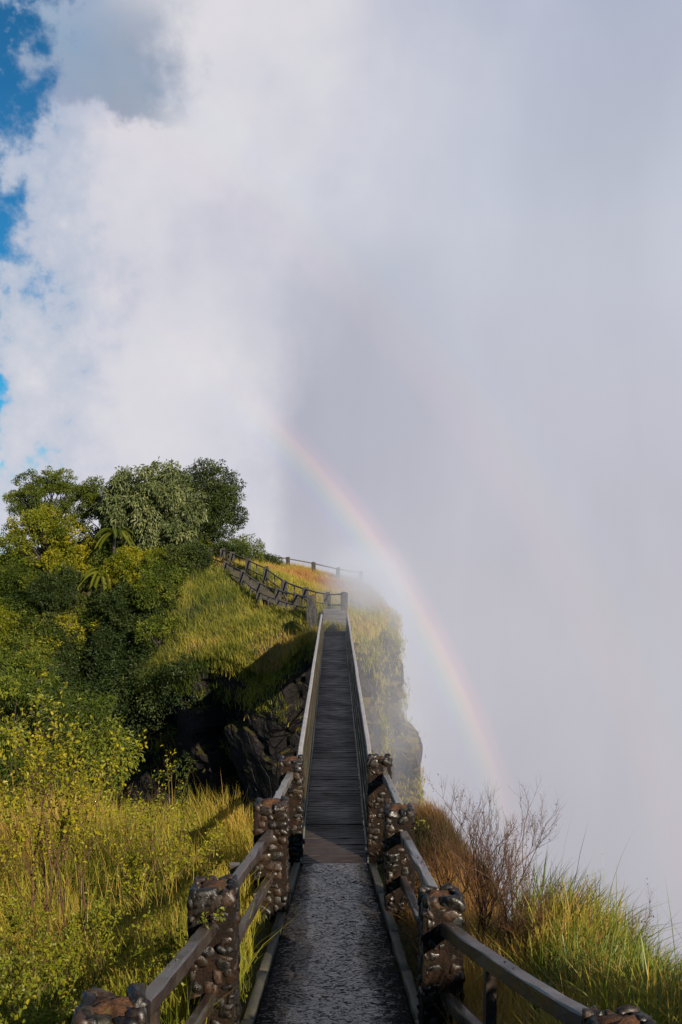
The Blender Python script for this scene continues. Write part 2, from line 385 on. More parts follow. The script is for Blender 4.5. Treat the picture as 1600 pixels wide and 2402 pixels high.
M = dict(
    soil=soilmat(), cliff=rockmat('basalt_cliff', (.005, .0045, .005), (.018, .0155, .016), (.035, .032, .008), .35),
    gorge=rockmat('gorge_rock', (.006, .006, .007), (.016, .015, .017), (.010, .012, .005), .1),
    mistcliff=rockmat('grassy_cliff', (.012, .010, .009), (.05, .038, .026), (.06, .05, .014), .55),
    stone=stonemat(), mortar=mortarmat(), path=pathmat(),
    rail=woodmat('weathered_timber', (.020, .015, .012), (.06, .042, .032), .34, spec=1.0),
    sheenRail=woodmat('sky_sheen_timber', (.075, .070, .068), (.17, .16, .155), .32, spec=1.0),  # paler base colour stands in for sky sheen on the wet rail tops
    paleRail=plainmat('pale_coping', (.24, .225, .22), .45, 30, .4),
    board=woodmat('mossy_board', (.028, .020, .009), (.06, .042, .014), .5, (.03, .045, .010)),
    slat=woodmat('deck_timber', (.010, .006, .005), (.026, .016, .013), .56, spec=.35, wet=True),
    steel=plainmat('green_steel', (.13, .16, .12), .5, 20, .6),
    kerb=plainmat('mossy_concrete', (.045, .042, .028), .6, 14, .6),
    greyrail=plainmat('dark_timber', (.035, .028, .024), .55, 20, .5),
    farstone=plainmat('dark_fieldstone', (.021, .017, .015), .7, 7, .75, .12),
    step=plainmat('wet_stone_step', (.07, .064, .066), .35, 9, .5),
    bark=plainmat('dark_bark', (.028, .020, .014), .8, 18, .5),
    twig=plainmat('thorn_twig', (.06, .024, .008), .7, 18, .4),
    grass=leafmat('meadow_grass', [(0, (.06, .09, .010)), (.35, (.17, .17, .018)), (.65, (.34, .27, .035)), (.85, (.46, .31, .065)), (1, (.50, .31, .10))], .4, .5),
    green=leafmat('lush_grass', [(0, (.03, .065, .008)), (.5, (.095, .14, .012)), (.8, (.19, .21, .02)), (1, (.33, .22, .04))], .4, .42, .3),
    rust=leafmat('rusty_grass', [(0, (.035, .032, .010)), (.3, (.085, .045, .014)), (.7, (.16, .08, .024)), (1, (.25, .14, .045))], .35, .6),
    hillgrass=leafmat('hill_grass', [(0, (.05, .075, .012)), (.35, (.19, .19, .026)), (.65, (.33, .28, .048)), (.85, (.34, .21, .058)), (1, (.33, .165, .065))], .35, .6),
    leafY=leafmat('yellow_green_leaf', [(0, (.04, .07, .006)), (.5, (.15, .165, .010)), (1, (.34, .28, .015))], .42, .45, .25),
    leafT=leafmat('thicket_leaf', [(0, (.012, .026, .005)), (.3, (.035, .055, .009)), (.6, (.085, .11, .012)), (1, (.28, .25, .015))], .38, .5, .18),
    leafD=leafmat('dark_green_leaf', [(0, (.010, .018, .005)), (.5, (.028, .045, .010)), (1, (.07, .085, .018))], .25, .5, .18),
    leafM=leafmat('mid_green_leaf', [(0, (.022, .04, .006)), (.5, (.075, .10, .012)), (1, (.17, .185, .020))], .38, .5, .18),
    leafG=leafmat('grey_green_leaf', [(0, (.026, .04, .012)), (.5, (.08, .10, .032)), (1, (.18, .19, .075))], .2, .5, .28),
)

# ------------------------------------------------------------------ the near side: ground, path
PY = [-6, 0, 4, 6, 8, 9.7, 12, 15.4, 60]; PZ = [5.6, 3.7, 2.1, 1.3, .72, .35, .12, 0.0, 0.0]
def path_z(y): return np.interp(y, PY, PZ)
def path_w(y): return np.interp(y, [-6, 5, 9.7, 12.2, 15.4], [1.1, 1.0, .81, .715, .52])
def smooth(x, a, b): t = np.clip((np.asarray(x, float)-a)/(b-a), 0, 1); return t*t*(3-2*t)
def near_h(x, y):
    x, y = np.asarray(x, float), np.asarray(y, float); z0 = path_z(y); w = path_w(y)
    nz = n2(x, y, .7, 4)*.35
    left = np.interp(y, [-6, 0, 5, 10, 15, 18], [4.6, 2.9, 1.2, .35, .05, -.1]) + .12*smooth(-x, 3, 9) + nz
    right = np.interp(y, [-6, 0, 5, 9, 12, 15.5], [4.6, 3.0, 1.35, .45, .15, -.05]) + nz \
        + .75*np.exp(-((x-2.4)/.75)**2)*smooth(y, 4, 7)*smooth(-y, -13, -9) + .55*np.exp(-((x-1.65)/.6)**2)*smooth(y, 12, 14)
    side = np.where(x < 0, left, right)
    t = smooth(np.abs(x), w+.05, w+.75)
    z = (z0-.10)*(1-t) + side*t
    rim = 16.4 + n2(x, y*0, .5, 3, 5)*1.2 - .02*np.abs(x)
    z = z - 15*smooth(y, rim, rim+2.6)
    xr = np.interp(y, [-6, 5, 8, 10, 12, 15, 17], [5.5, 4.2, 3.3, 2.85, 2.45, 2.0, 1.8]) + n2(x*0, y, .9, 3, 9)*.5
    return z - 16*smooth(x, xr, xr+2.2) - 14*smooth(-x, 12.5, 16)
def grid_mesh(name, xs, ys, hf, mat, keep=None, disp=0.0, dscale=.5):
    X, Y = np.meshgrid(xs, ys); Z = hf(X, Y); V = np.stack([X, Y, Z], -1)
    if disp:
        for k, o in enumerate((11.1, 47.7, 83.3)): V[..., k] += fbm(V*dscale + o, 4)*disp
    ny, nx = X.shape; i = np.arange(ny*nx).reshape(ny, nx)
    F = np.stack([i[:-1, :-1], i[:-1, 1:], i[1:, 1:], i[1:, :-1]], -1).reshape(-1, 4)
    if keep is not None:
        kk = keep(X, Y).ravel(); F = F[kk[F].all(1)]
    return mesh_np(name, V.reshape(-1, 3), [F], mat, True)
ground = link('ground', grid_mesh('ground', np.arange(-17, 6.8, .14), np.arange(-6, 19.6, .14), near_h, M['soil']), kind='structure',
              label='grassy earth of the near side beside the path')
def back_h(x, y): return 5.4 + .05*(-6-y) + n2(x, y, .12, 4, 2)*1.5 - 30*smooth(x, 8-.6*(y+6), 16-.6*(y+6))
link('ground', grid_mesh('ground', np.arange(-70, 62, 2.0), np.arange(-90, -4.9, 2.0), back_h, M['soil']), kind='structure', label='unseen earth slope behind the viewpoint, added to block mist light from below')  # unseen ground extended backwards to cut the bright mist light from below
# path slab (wet concrete, slightly crowned, ragged edge) and its kerbs
ys = np.concatenate([np.arange(-6, 15.35, .15), [15.38]]); tt = np.linspace(-1, 1, 15)
W_ = path_w(ys)[:, None]*tt[None]; Y_ = np.repeat(ys[:, None], 15, 1)
Z_ = path_z(Y_) + .012 - .02*np.abs(tt)**3 + n2(W_, Y_, 1.5, 3, 2)*.035
i = np.arange(len(ys)*15).reshape(len(ys), 15)
F_ = np.stack([i[:-1, :-1], i[:-1, 1:], i[1:, 1:], i[1:, :-1]], -1).reshape(-1, 4)
path = link('path', mesh_np('path', np.stack([W_, Y_, Z_], -1).reshape(-1, 3), [F_], M['path'], True), kind='structure', label='wet grey concrete path leading to the bridge')
for s in (-1, 1):
    segs = []
    for k, y0 in enumerate(np.arange(4.0, 15.0, 1.4)):
        y1 = min(y0+1.397, 15.3)
        P = np.array([[s*(path_w(y)+.07), y, path_z(y)-.01+.008*math.sin(k*2.1)] for y in np.linspace(y0, y1, 5)])
        v, f = timber(P, .11, .16, 100+k*2+s, .006, .008)
        link('kerb', mesh_np('kerb', v, f, M['kerb'], True), path)

# ------------------------------------------------------------------ cobbled pillars
def cube_sphere(n, seed):
    r = np.random.default_rng(seed); V = []; F = []
    for ax in range(3):
        for sg in (-1, 1):
            b0 = len(V); g1 = np.linspace(-1, 1, n+1)
            for a in g1:
                for c in g1:
                    p = [0, 0, 0]; p[ax] = sg; p[(ax+1) % 3] = a; p[(ax+2) % 3] = c; V.append(p)
            for a in range(n):
                for c in range(n):
                    q = [b0+a*(n+1)+c, b0+(a+1)*(n+1)+c, b0+(a+1)*(n+1)+c+1, b0+a*(n+1)+c+1]
                    F.append(q if sg > 0 else q[::-1])
    V = np.array(V, float); key = np.round(V, 4); u, inv = np.unique(key, axis=0, return_inverse=True)
    F = inv.ravel()[np.array(F)]
    d = unit(u); sh = r.uniform(-1, 1, 3)
    rad = 1 + .8*fbm(d*1.15 + seed*3.1, 2) + .25*fbm(d*3.1 + seed*7.7, 2)
    box_ = u/np.max(np.abs(u), axis=1, keepdims=True)
    v = (d*.62 + box_*.34)*rad[:, None]
    return v*.5/np.abs(v).max(0), F          # fits a unit cube
STONES = []
for sd in range(7):
    v, f = cube_sphere(4, sd+1); STONES.append(mesh_np('cobble', v, [f], M['stone'], True))
def pillar_core(w, h, seed, flare=.02):
    r = np.random.default_rng(seed); n = 14; rows = 22; V = []; F = []
    th = (np.arange(n*4)/(n*4))*4
    for k in range(rows):
        t = k/(rows-1); hw = (w/2 - .03)*(1+flare*(1-t))
        for q in th:
            s, a = int(q), (q-int(q))*2-1
            p = [(a, -1), (1, a), (-a, 1), (-1, -a)][s]
            V.append([p[0]*hw, p[1]*hw, t*h])
    V = np.array(V); m = n*4
    V[:, :2] *= (1 + fbm(V*9 + seed, 4)*.09)[:, None]
    for k in range(rows-1):
        for j in range(m): F.append([k*m+j, k*m+(j+1) % m, (k+1)*m+(j+1) % m, (k+1)*m+j])
    # rough domed cap
    tri = []; last = (rows-1)*m; prev = np.arange(last, last+m); base = len(V); ex = []
    for ri, sc_ in enumerate((.75, .5, .25)):
        ring = V[last:last+m].copy(); ring[:, :2] *= sc_; ring[:, 2] += .10*(1-sc_**2) + fbm(ring*14 + seed, 3)*.06
        ex.append(ring); cur = np.arange(base+ri*m, base+(ri+1)*m)
        for j in range(m): F.append([prev[j], prev[(j+1) % m], cur[(j+1) % m], cur[j]])
        prev = cur
    V = np.concatenate([V]+ex+[[[0, 0, h+.105]]])
    tri = [[prev[j], prev[(j+1) % m], len(V)-1] for j in range(m)]
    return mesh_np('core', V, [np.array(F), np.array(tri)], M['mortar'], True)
def pillar(x, y, ztop, zbase, w, label, seed, size=.15):
    r = np.random.default_rng(seed); h = ztop - zbase
    t = thing('stone_pillar', label, 'pillar', (x, y, zbase), 'cobbled stone pillars of the near path', r.uniform(-.06, .06))
    link('core', pillar_core(w, h-.05, seed), t)
    hw = w/2 - .035; z = .06
    while z < h - .02:
        rh = size*r.uniform(.68, 1.05); top = z > h - size*1.3
        for s in range(4):
            a = -hw + r.uniform(0, .04)
            while a < hw + .01:
                aw = size*r.choice([.6, .85, 1.0, 1.2, 1.5])*r.uniform(.85, 1.15)
                lim = max(hw + .018 - aw*.5, .01); ca = min(max(a+aw/2, -lim), lim)
                out = hw - .03 + r.uniform(-.02, .014)
                p = [(ca, -out), (out, ca), (-ca, out), (-out, -ca)][s]
                zz = min(z + rh/2 + r.uniform(-.025, .025), h-.02)
                if r.random() > (.05 if not top else .0):
                    o = link('cobble', STONES[r.integers(7)], t, (p[0], p[1], zz))
                    dep = size*r.uniform(.75, .95)
                    o.scale = (aw*1.12, dep, min(rh*r.uniform(1.0, 1.35), aw*1.4)*(1.15 if top else 1))
                    o.rotation_euler = (r.uniform(-.2, .2), r.uniform(-.25, .25), s*math.pi/2 + r.uniform(-.25, .25) + (math.pi if r.random() > .5 else 0))
                a += aw*1.0 + .008
        z += rh*.86
    return t
PIL = {  # x, depth, top, base, width, label
 'P0': (-1.26, 5.35, 2.70, 1.05, .44, 'cobbled pillar cut off by the bottom left edge, only its brown top showing', 21),
 'P1': (-1.09, 8.6, 2.17, .40, .46, 'cobbled pillar left of the path with a weed on its brown domed top', 22),
 'P2': (-.89, 13.3, 1.58, -.05, .50, 'cobbled pillar left of the path, just in front of the bridge end pillar', 23),
 'P3': (-.72, 15.75, 1.60, -.4, .43, 'cobbled pillar at the left corner where the bridge begins', 24),
 'R3': (.745, 15.75, 1.60, -.4, .43, 'cobbled pillar at the right corner where the bridge begins', 25),
 'R2': (.91, 13.3, 1.50, -.05, .45, 'mossy topped cobbled pillar right of the path, second from the bridge', 26),
 'R1': (1.05, 9.4, 1.78, .15, .45, 'dark cobbled pillar right of the path in front of the bare thorn shrub', 27),
 'R0': (1.72, 5.65, 2.44, 1.0, .44, 'cobbled pillar at the bottom right edge where the handrail ends', 28)}
for k, (x, y, zt, zb, w, lab, sd) in PIL.items(): pillar(x, y, zt, zb, w, lab, sd, {'P0': .15, 'P1': .14, 'P2': .15}.get(k, .125))

def near_bay(a, b, label, seed, posts=(), zoff=(-.30, -.30), low=.62, w=.105, h=.12, sag=0.0, xo=0.0, lowrail=True, mat='rail'):
    (xa, ya, za, *_), (xb, yb, zb, *_) = PIL[a], PIL[b]     # a nearer, b farther
    A = np.array([xa+xo, ya, za+zoff[0]]); B = np.array([xb+xo, yb, zb+zoff[1]])
    t = thing('timber_railing', label, 'railing', ((xa+xb)/2, (ya+yb)/2, path_z((ya+yb)/2)), 'timber rails between the near pillars')
    org = np.array(t.location)
    def part(name, v, f): return link(name, mesh_np(name, np.asarray(v)-org, f, M[mat if name == 'top_rail' else 'rail']), t)
    v, f = timber(lerp_path(A, B, 14, sag), w, h, seed); part('top_rail', v, f)
    rb = np.random.default_rng(seed+9)
    for q in (.12, .47, .53, .88):
        c = A + (B-A)*q + [rb.normal(0, .012), 0, h/2 - sag*4*q*(1-q) - .004]
        v, f = tubes([np.r_[c, .013, c+[0, 0, .014], .011]], 6); n_ = len(v); f = f + [np.array([[6, 7, 8, 9, 10, 11]])]
        link('bolt', mesh_np('bolt', v-org, f, M['greyrail']), t)
    if lowrail:
        v, f = timber(lerp_path(A-[0, 0, low], B-[0, 0, low], 10, sag), w*.9, h*.85, seed+1); part('lower_rail', v, f)
    for (tpos, side, up) in posts:
        p = A + (B-A)*tpos + np.array([side, 0, 0]); zb_ = float(near_h(p[0], p[1])) - .25
        v, f = timber([[p[0], p[1], zb_], [p[0], p[1], (zb_+p[2]+up)/2], [p[0], p[1], p[2]+up]], .10, .10, seed+5); part('post', v, f)
near_bay('P0', 'P1', 'timber handrail rising to the bottom left pillar, with a square post under it', 31, [(.30, -.01, -.07)], (-.22, -.33))
near_bay('P1', 'P2', 'left timber handrail with a post standing above it, second from the bridge', 33, [(.42, -.11, .06)], (-.22, -.40))
near_bay('P2', 'P3', 'short pale topped handrail on the left nearest the bridge', 35, [], (-.12, -.22), lowrail=False, mat='sheenRail', w=.10)
near_bay('R2', 'R3', 'short pale topped handrail on the right nearest the bridge', 37, [], (-.14, -.22), xo=.07, lowrail=False, mat='sheenRail', w=.10)
near_bay('R1', 'R2', 'right timber handrail between the dark pillar and the mossy topped pillar', 39, [(.55, .10, -.07)], (-.16, -.32), xo=.03, mat='sheenRail', w=.105)
near_bay('R0', 'R1', 'dark sagging timber handrail running to the bottom right corner, one post beneath', 41, [(.62, .0, -.07)], (-.10, -.28), sag=.035, low=.68, w=.12, h=.13)

# ------------------------------------------------------------------ the footbridge
B0, B1 = 15.42, 49.0
bridge = thing('footbridge', 'long narrow slatted footbridge with solid side walls crossing the gorge', 'footbridge', (0, B0, 0))
def bpart(name, v, f, mat, par=bridge, smooth_=False): return link(name, mesh_np(name, np.asarray(v)-np.array([0, B0, 0]), f, mat, smooth_), par)
slat_meshes = []
for k in range(5):
    r = np.random.default_rng(60+k); xs = np.linspace(-.53, .53, 7)
    v, f = timber(np.stack([xs, np.zeros(7), r.normal(0, .002, 7)], 1), .106, .034, 70+k, .002, .009)
    slat_meshes.append(mesh_np('deck_slat', v, f, M['slat']))
v, f = merge([box(-.50, -.40, B0, B1, -.45, -.06), box(.40, .50, B0, B1, -.45, -.06)]); bpart('girder', v, f, M['steel'])
v, f = box(-.52, .52, B0, B1, -.075, -.05); deck = bpart('deck', v, f, M['greyrail'])
N = 298; rs = np.random.default_rng(5)
for k in range(N):
    o = link('deck_slat', slat_meshes[k % 5], deck, (rs.normal(0, .004), (k+.5)*(B1-B0)/N, -.017+rs.normal(0, .003)))
    o.rotation_euler = (rs.normal(0, .008), rs.normal(0, .003), rs.normal(0, .004) + (math.pi if k % 2 else 0))
nb = 10; L = (B1-B0)/nb
for s in (-1, 1):
    for k in range(nb):
        y0, y1 = B0 + k*L + .004, B0 + (k+1)*L - .004
        for j in range(4):
            z0 = .04 + j*.245; xx = s*(.575 + .022*j)
            v, f = timber(lerp_path((xx, y0+.2 if k == 0 else y0, z0+.118), (xx + s*.004*((k*7+j) % 3-1), y1, z0+.118), 4), .035, .240, 300+k*9+j*2+s, .002, .006)
            bpart('side_board', v, f, M['board'])
        jog = s*.003*((k*5) % 3-1)
        v, f = timber(lerp_path((s*.675+jog, y0+.2 if k == 0 else y0, 1.06), (s*.675+jog, y1, 1.06), 5), .088, .09, 500+k*3+s, .0015)
        bpart('coping', v, f, M['paleRail'])
        v, f = timber([[s*.70, y0+.25, -.3], [s*.715, y0+.25, .3], [s*.73, y0+.25, 1.0]], .07, .07, 600+k); bpart('side_post', v, f, M['board'])
    v, f = timber(lerp_path((s*.548, B0, .02), (s*.548, B1, .02), 12), .03, .05, 650+s, .002, .005); bpart('edge_angle', v, f, M['steel'])

# ------------------------------------------------------------------ the far side: hill, cliffs, gorge floor
CL = np.array([(-31, 65, -3.5), (-26, 63, -4.5), (-21, 62, -5), (-17, 62.3, -5.5), (-13, 60, -4.2), (-10.4, 58, -2.8), (-8.0, 55, -2.3), (-6.0, 53, -1.9),
      (-4.3, 51.4, -2.3), (-2.7, 50.0, -1.7), (-1.6, 49.5, -.5), (-.95, 49.1, -.25), (.95, 49.1, -.25), (1.7, 50.2, -.4), (2.5, 53, -.3),
      (3.4, 58, -.2), (3.7, 64, .0), (3.3, 72, .3), (2.9, 82, .4), (2.4, 92, .3), (1.6, 99, .2)], float)
CP = np.concatenate([CL, np.array([(.5, 54, .75), (-.45, 56, .75), (-1.86, 60, .8), (-3.34, 63, 1.1), (-4.8, 66, 1.75), (-6.3, 69, 2.25), (-7.8, 72, 2.65), (-9.8, 75, 2.9),
      (-2.2, 54.5, .35), (-3.5, 58, .45), (-5.2, 61, .3), (-7.2, 64.5, 1.2), (-9, 67.5, 2.0), (-6.5, 58.5, -.5), (-9, 62, -.3), (-4.5, 55.5, -.6),
      (-11.5, 66, 1.6), (-12.5, 70, 2.8), (-4.2, 85, 1.95), (-1.9, 85, 1.5), (.3, 86, .95), (2.2, 87, .5), (-5.9, 84, 2.3), (-1.5, 70, 1.0), (1.5, 66, .6), (1.5, 75, .7), (-4, 76, 1.8),
      (-14, 74, 3.2), (-22, 76, 3.0), (-30, 76, 1.0), (-18, 68, .8), (-18, 65, -3), (-25, 67, -1.5), (-10, 82, 3.2), (-20, 86, 3.2), (-32, 86, 2), (-8, 96, 2.5), (-25, 98, 2)], float)])
def tps(cp):
    P = cp[:, :2]; n = len(P); d = np.linalg.norm(P[:, None]-P[None], axis=2); K = np.where(d > 0, d*d*np.log(np.maximum(d, 1e-9)), 0) + np.eye(n)*.5
    A = np.zeros((n+3, n+3)); A[:n, :n] = K; A[:n, n:] = np.c_[np.ones(n), P]; A[n:, :n] = A[:n, n:].T
    w = np.linalg.solve(A, np.r_[cp[:, 2], 0, 0, 0])
    def f(x, y):
        x, y = np.broadcast_arrays(np.asarray(x, float), np.asarray(y, float)); sh = x.shape
        q = np.stack([x.ravel(), y.ravel()], 1); dd = np.linalg.norm(q[:, None]-P[None], axis=2)
        k = np.where(dd > 0, dd*dd*np.log(np.maximum(dd, 1e-9)), 0)
        return (k@w[:n] + w[n] + q@w[n+1:]).reshape(sh)
    return f
hill0 = tps(CP)
def hill_h(x, y):
    x, y = np.asarray(x, float), np.asarray(y, float)
    return hill0(x, y) + n2(x, y, .35, 4, 3)*.5 - 2.6*np.exp(-((x+16.9+.15*(y-62))/1.0)**2)*smooth(-y, -69, -65)
POLY = np.concatenate([CL[:, :2], [(-36, 99), (-36, 70)]])
def inside(x, y, poly=POLY):
    x, y = np.asarray(x, float), np.asarray(y, float); c = np.zeros(x.shape, bool); n = len(poly)
    for a in range(n):
        x1, y1 = poly[a]; x2, y2 = poly[(a+1) % n]
        if y1 == y2: continue
        c ^= ((y1 > y) != (y2 > y)) & (x < (x2-x1)*(y-y1)/(y2-y1)+x1)
    return c
hill = link('hill', grid_mesh('hill', np.arange(-36, 6, .4), np.arange(48.6, 99, .4), hill_h, M['soil'], inside), kind='structure', label='grassy headland across the bridge')
# curtain of cliff below the rim
def resample(P, st):
    d = np.r_[0, np.cumsum(np.linalg.norm(np.diff(P[:, :2], axis=0), axis=1))]; s = np.arange(0, d[-1], st)
    return np.stack([np.interp(s, d, P[:, k]) for k in range(3)], 1), s
def voro(p):
    """cell id value and edge distance, 2-D"""
    f = np.floor(p).astype(np.int64); best = np.full(len(p), 9.); sec = best.copy(); val = np.zeros(len(p))
    for a in (-1, 0, 1):
        for b in (-1, 0, 1):
            ci = f + [a, b]; jx = _h(ci[:, 0], ci[:, 1], ci[:, 0]*0+5); jy = _h(ci[:, 0], ci[:, 1], ci[:, 0]*0+9)
            d = np.hypot(ci[:, 0]+jx-p[:, 0], ci[:, 1]+jy-p[:, 1]); m = d < best
            sec = np.where(m, best, np.minimum(sec, d)); val = np.where(m, _h(ci[:, 0], ci[:, 1], ci[:, 0]*0+21), val); best = np.where(m, d, best)
    return val, sec-best
def curtain(P, depth, rows, amp, bulge):
    Q, s = resample(P, .33); tan = np.gradient(Q[:, :2], axis=0)
    for _ in range(6): tan[1:-1] = (tan[:-2]+tan[1:-1]*2+tan[2:])/4
    tan = unit(tan); nrm = np.stack([tan[:, 1], -tan[:, 0]], 1)
    top = hill_h(Q[:, 0], Q[:, 1]); zz = np.linspace(0, 1, rows)**1.25
    V = []
    for k, t in enumerate(zz):
        drop = t*depth; z = top + .12 - drop
        sv = np.stack([s*.30, z*.22], 1) + np.stack([n2(s, z, .4, 3, 1), n2(s, z, .4, 3, 8)], 1)*.8
        val, ed = voro(sv); v2, e2 = voro(sv*2.6+31)
        off = amp*((val-.5)*1.5 + .35*(v2-.5) + .55*n2(s, z, .25, 5, 4)) - amp*.5*np.exp(-ed*14)
        off = off*smooth(drop, 0, 1.4) + bulge*smooth(drop, 0, 12) - .9*(1-smooth(drop, 0, .8))
        V.append(np.stack([Q[:, 0]+nrm[:, 0]*off, Q[:, 1]+nrm[:, 1]*off, z + n2(s, z, .5, 3, 14)*.3*smooth(drop, 0, 1)], 1))
    V = np.concatenate(V); n = len(s); i = np.arange(rows*n).reshape(rows, n)
    F = np.stack([i[:-1, :-1], i[1:, :-1], i[1:, 1:], i[:-1, 1:]], -1).reshape(-1, 4)
    return V, F
v, f = curtain(CL[:13], 22, 90, 1.05, -2.2)
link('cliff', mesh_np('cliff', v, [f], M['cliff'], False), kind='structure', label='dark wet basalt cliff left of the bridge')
v, f = curtain(CL[12:], 34, 90, 1.3, 1.7)
link('cliff', mesh_np('cliff', v, [f], M['mistcliff'], False), kind='structure', label='misty grass streaked cliff right of the bridge')
def floor_h(x, y):
    x, y = np.asarray(x, float), np.asarray(y, float)
    return -22 + 14*np.exp(-((x+11)/6.5)**2-((y-29)/7)**2) + 8*smooth(-x, 12, 24) + 15*smooth(y, 68, 78)*smooth(-x, 4, 10) + n2(x, y, .25, 5, 6)*3.0*(1-.7*smooth(y, 66, 72))
link('gorge_floor', grid_mesh('gorge_floor', np.arange(-44, 2.2, .55), np.arange(-4, 82, .55), floor_h, M['gorge'], None, .9, .5), kind='structure',
     label='dark boulder strewn floor of the side gorge')

# stone steps at the far bridge end
st = thing('stone_steps', 'wet stone steps climbing from the far end of the bridge', 'steps', (0, 49, 0))
for k in range(5):
    v, f = box(-.62, .62, .05+k*.95, .05+(k+1)*.95+.05, -.6, .02+.19*(k+1)); v = v + np.random.default_rng(k).normal(0, .012, v.shape)
    link('step', mesh_np('step', v, f, M['step']), st)
# stairway on the hill (between its two railings): stepped dark stone
BK = [(.55, 54.3, 1.93), (-.45, 56.6, 1.74), (-1.86, 60, 1.84), (-3.34, 63, 2.17), (-4.8, 66, 2.92), (-6.3, 69, 3.40), (-7.8, 72, 3.83), (-8.75, 74, 4.05), (-9.9, 75.2, 4.02)]
FR = [(-1.18, 51.3, 1.35), (-1.35, 53.2, 1.80), (-2.25, 55.6, 1.78), (-3.5, 58.8, 1.84), (-4.95, 62.2, 2.1), (-6.35, 65.4, 2.75), (-7.9, 68.8, 3.2), (-9.4, 71.6, 3.5)]
sw = thing('hill_stairway', 'dark stone stairway climbing left up the far hill between railings', 'stairway', (-4, 62, 0))
mids = [((BK[k][0]*.45+FR[min(k+1, 7)][0]*.55), (BK[k][1]*.45+FR[min(k+1, 7)][1]*.55), BK[k][2]-1.22) for k in range(1, 8)]
ms, _ = resample(np.array(mids), .62)
for k in range(len(ms)-1):
    a, b = ms[k], ms[k+1]; d = unit(b[:2]-a[:2]); n_ = np.array([d[1], -d[0]])*.6
    lo = a[2]-1.0; c = [a[:2]+n_, b[:2]+d*.05+n_, b[:2]+d*.05-n_, a[:2]-n_]
    v = np.array([[*p, lo] for p in c]+[[*p, a[2]+.04] for p in c]) - [-4, 62, 0]
    link('step', mesh_np('step', v, [BOXF], M['farstone']), sw)
FARP = []
for k in range(3):
    v, f = cube_sphere(5, 40+k); v = v*2; vv = np.sign(v)*np.abs(v)**.45
    vv[:, 2] = (vv[:, 2]/np.abs(vv[:, 2]).max()+1)/2; vv[:, :2] *= .5/np.abs(vv[:, :2]).max()
    vv += fbm(vv*np.array([7, 7, 9])+k*5, 3)[:, None]*np.array([.12, .12, .03])
    FARP.append(mesh_np('far_pillar', vv, [f], M['farstone']))
order = ['first', 'second', 'third', 'fourth', 'fifth', 'sixth', 'seventh', 'eighth', 'topmost']
for k, (x, y, zt) in enumerate(BK):
    zb = float(hill_h(x, y)) - .35
    lab = 'far stone pillar right at the steps on the misty side, bridge end' if k == 0 else f'{order[k]} stone pillar from the bridge along the upper stair railing on the far hill'
    o = link('stone_pillar', FARP[k % 3], None, (x, y, zb), lab, 'pillar', 'stone pillars of the far stairway'); o.scale = (.44, .44, zt-zb)
for k, (x, y, zt) in enumerate(FR):
    zb = float(hill_h(x, y)) - .8 if k else -1.0
    lab = ('low stone pillar at the far left corner of the bridge', 'tall stone pillar left of the far bridge steps')[k] if k < 2 else f'{order[k]} stone pillar from the bridge along the lower stair railing on the far hill'
    o = link('stone_pillar', FARP[(k+1) % 3], None, (x, y, zb), lab, 'pillar', 'stone pillars of the far stairway'); o.scale = (.50 if k < 2 else .42,)*2 + (zt-zb,)
def far_bay(p, q, label, seed, post=True):
    A, Bv = np.array(p)-[0, 0, .13], np.array(q)-[0, 0, .13]
    t = thing('stair_railing', label, 'railing', tuple((A+Bv)/2-[0, 0, 1]), 'railings of the far stairway'); org = np.array(t.location)
    for nm, dz, r in (('top_rail', 0, .085), ('lower_rail', -.62, .075)):
        v, f = timber(lerp_path(A+[0, 0, dz], Bv+[0, 0, dz], 5, .03), r, r, seed); link(nm, mesh_np(nm, v-org, f, M['greyrail']), t)
    if post:
        m = (A+Bv)/2; zb = min(float(hill_h(m[0], m[1]))-.1, m[2]-.9); v, f = timber([[m[0], m[1], zb], [m[0], m[1], m[2]]], .075, .075, seed+1); link('post', mesh_np('post', v-org, f, M['greyrail']), t)
for k in range(len(BK)-1): far_bay(BK[k], BK[k+1], f'{order[k]} railing bay from the bridge on the upper side of the far stairway', 700+k*3, k not in (0,))
for k in range(1, len(FR)-1): far_bay(FR[k], FR[k+1], f'{order[k-1]} railing bay from the bridge on the lower side of the far stairway', 740+k*3)
# fence along the back edge of the hill
HF = [(-7.6, 83.5, 3.55), (-5.9, 84, 3.2), (-4.2, 85, 2.95), (-1.9, 85.5, 2.5), (.3, 86, 1.97), (2.4, 87, 1.6)]
hf = thing('hilltop_fence', 'post and rail fence along the back crest of the far hill, fading into mist', 'fence', (-2, 85, 1.5))
for k, (x, y, z) in enumerate(HF):
    zb = float(hill_h(x, y))-.3; o = link('post', FARP[k % 3], hf, (x+2, y-85, zb-1.5)); o.scale = (.40, .40, z+.12-zb)
    if k:
        v, f = timber(lerp_path(np.array(HF[k-1])-[0, 0, .05], np.array(HF[k])-[0, 0, .05], 4), .10, .10, 800+k)
        link('rail', mesh_np('rail', v-np.array([-2, 85, 1.5]), f, M['greyrail']), hf)

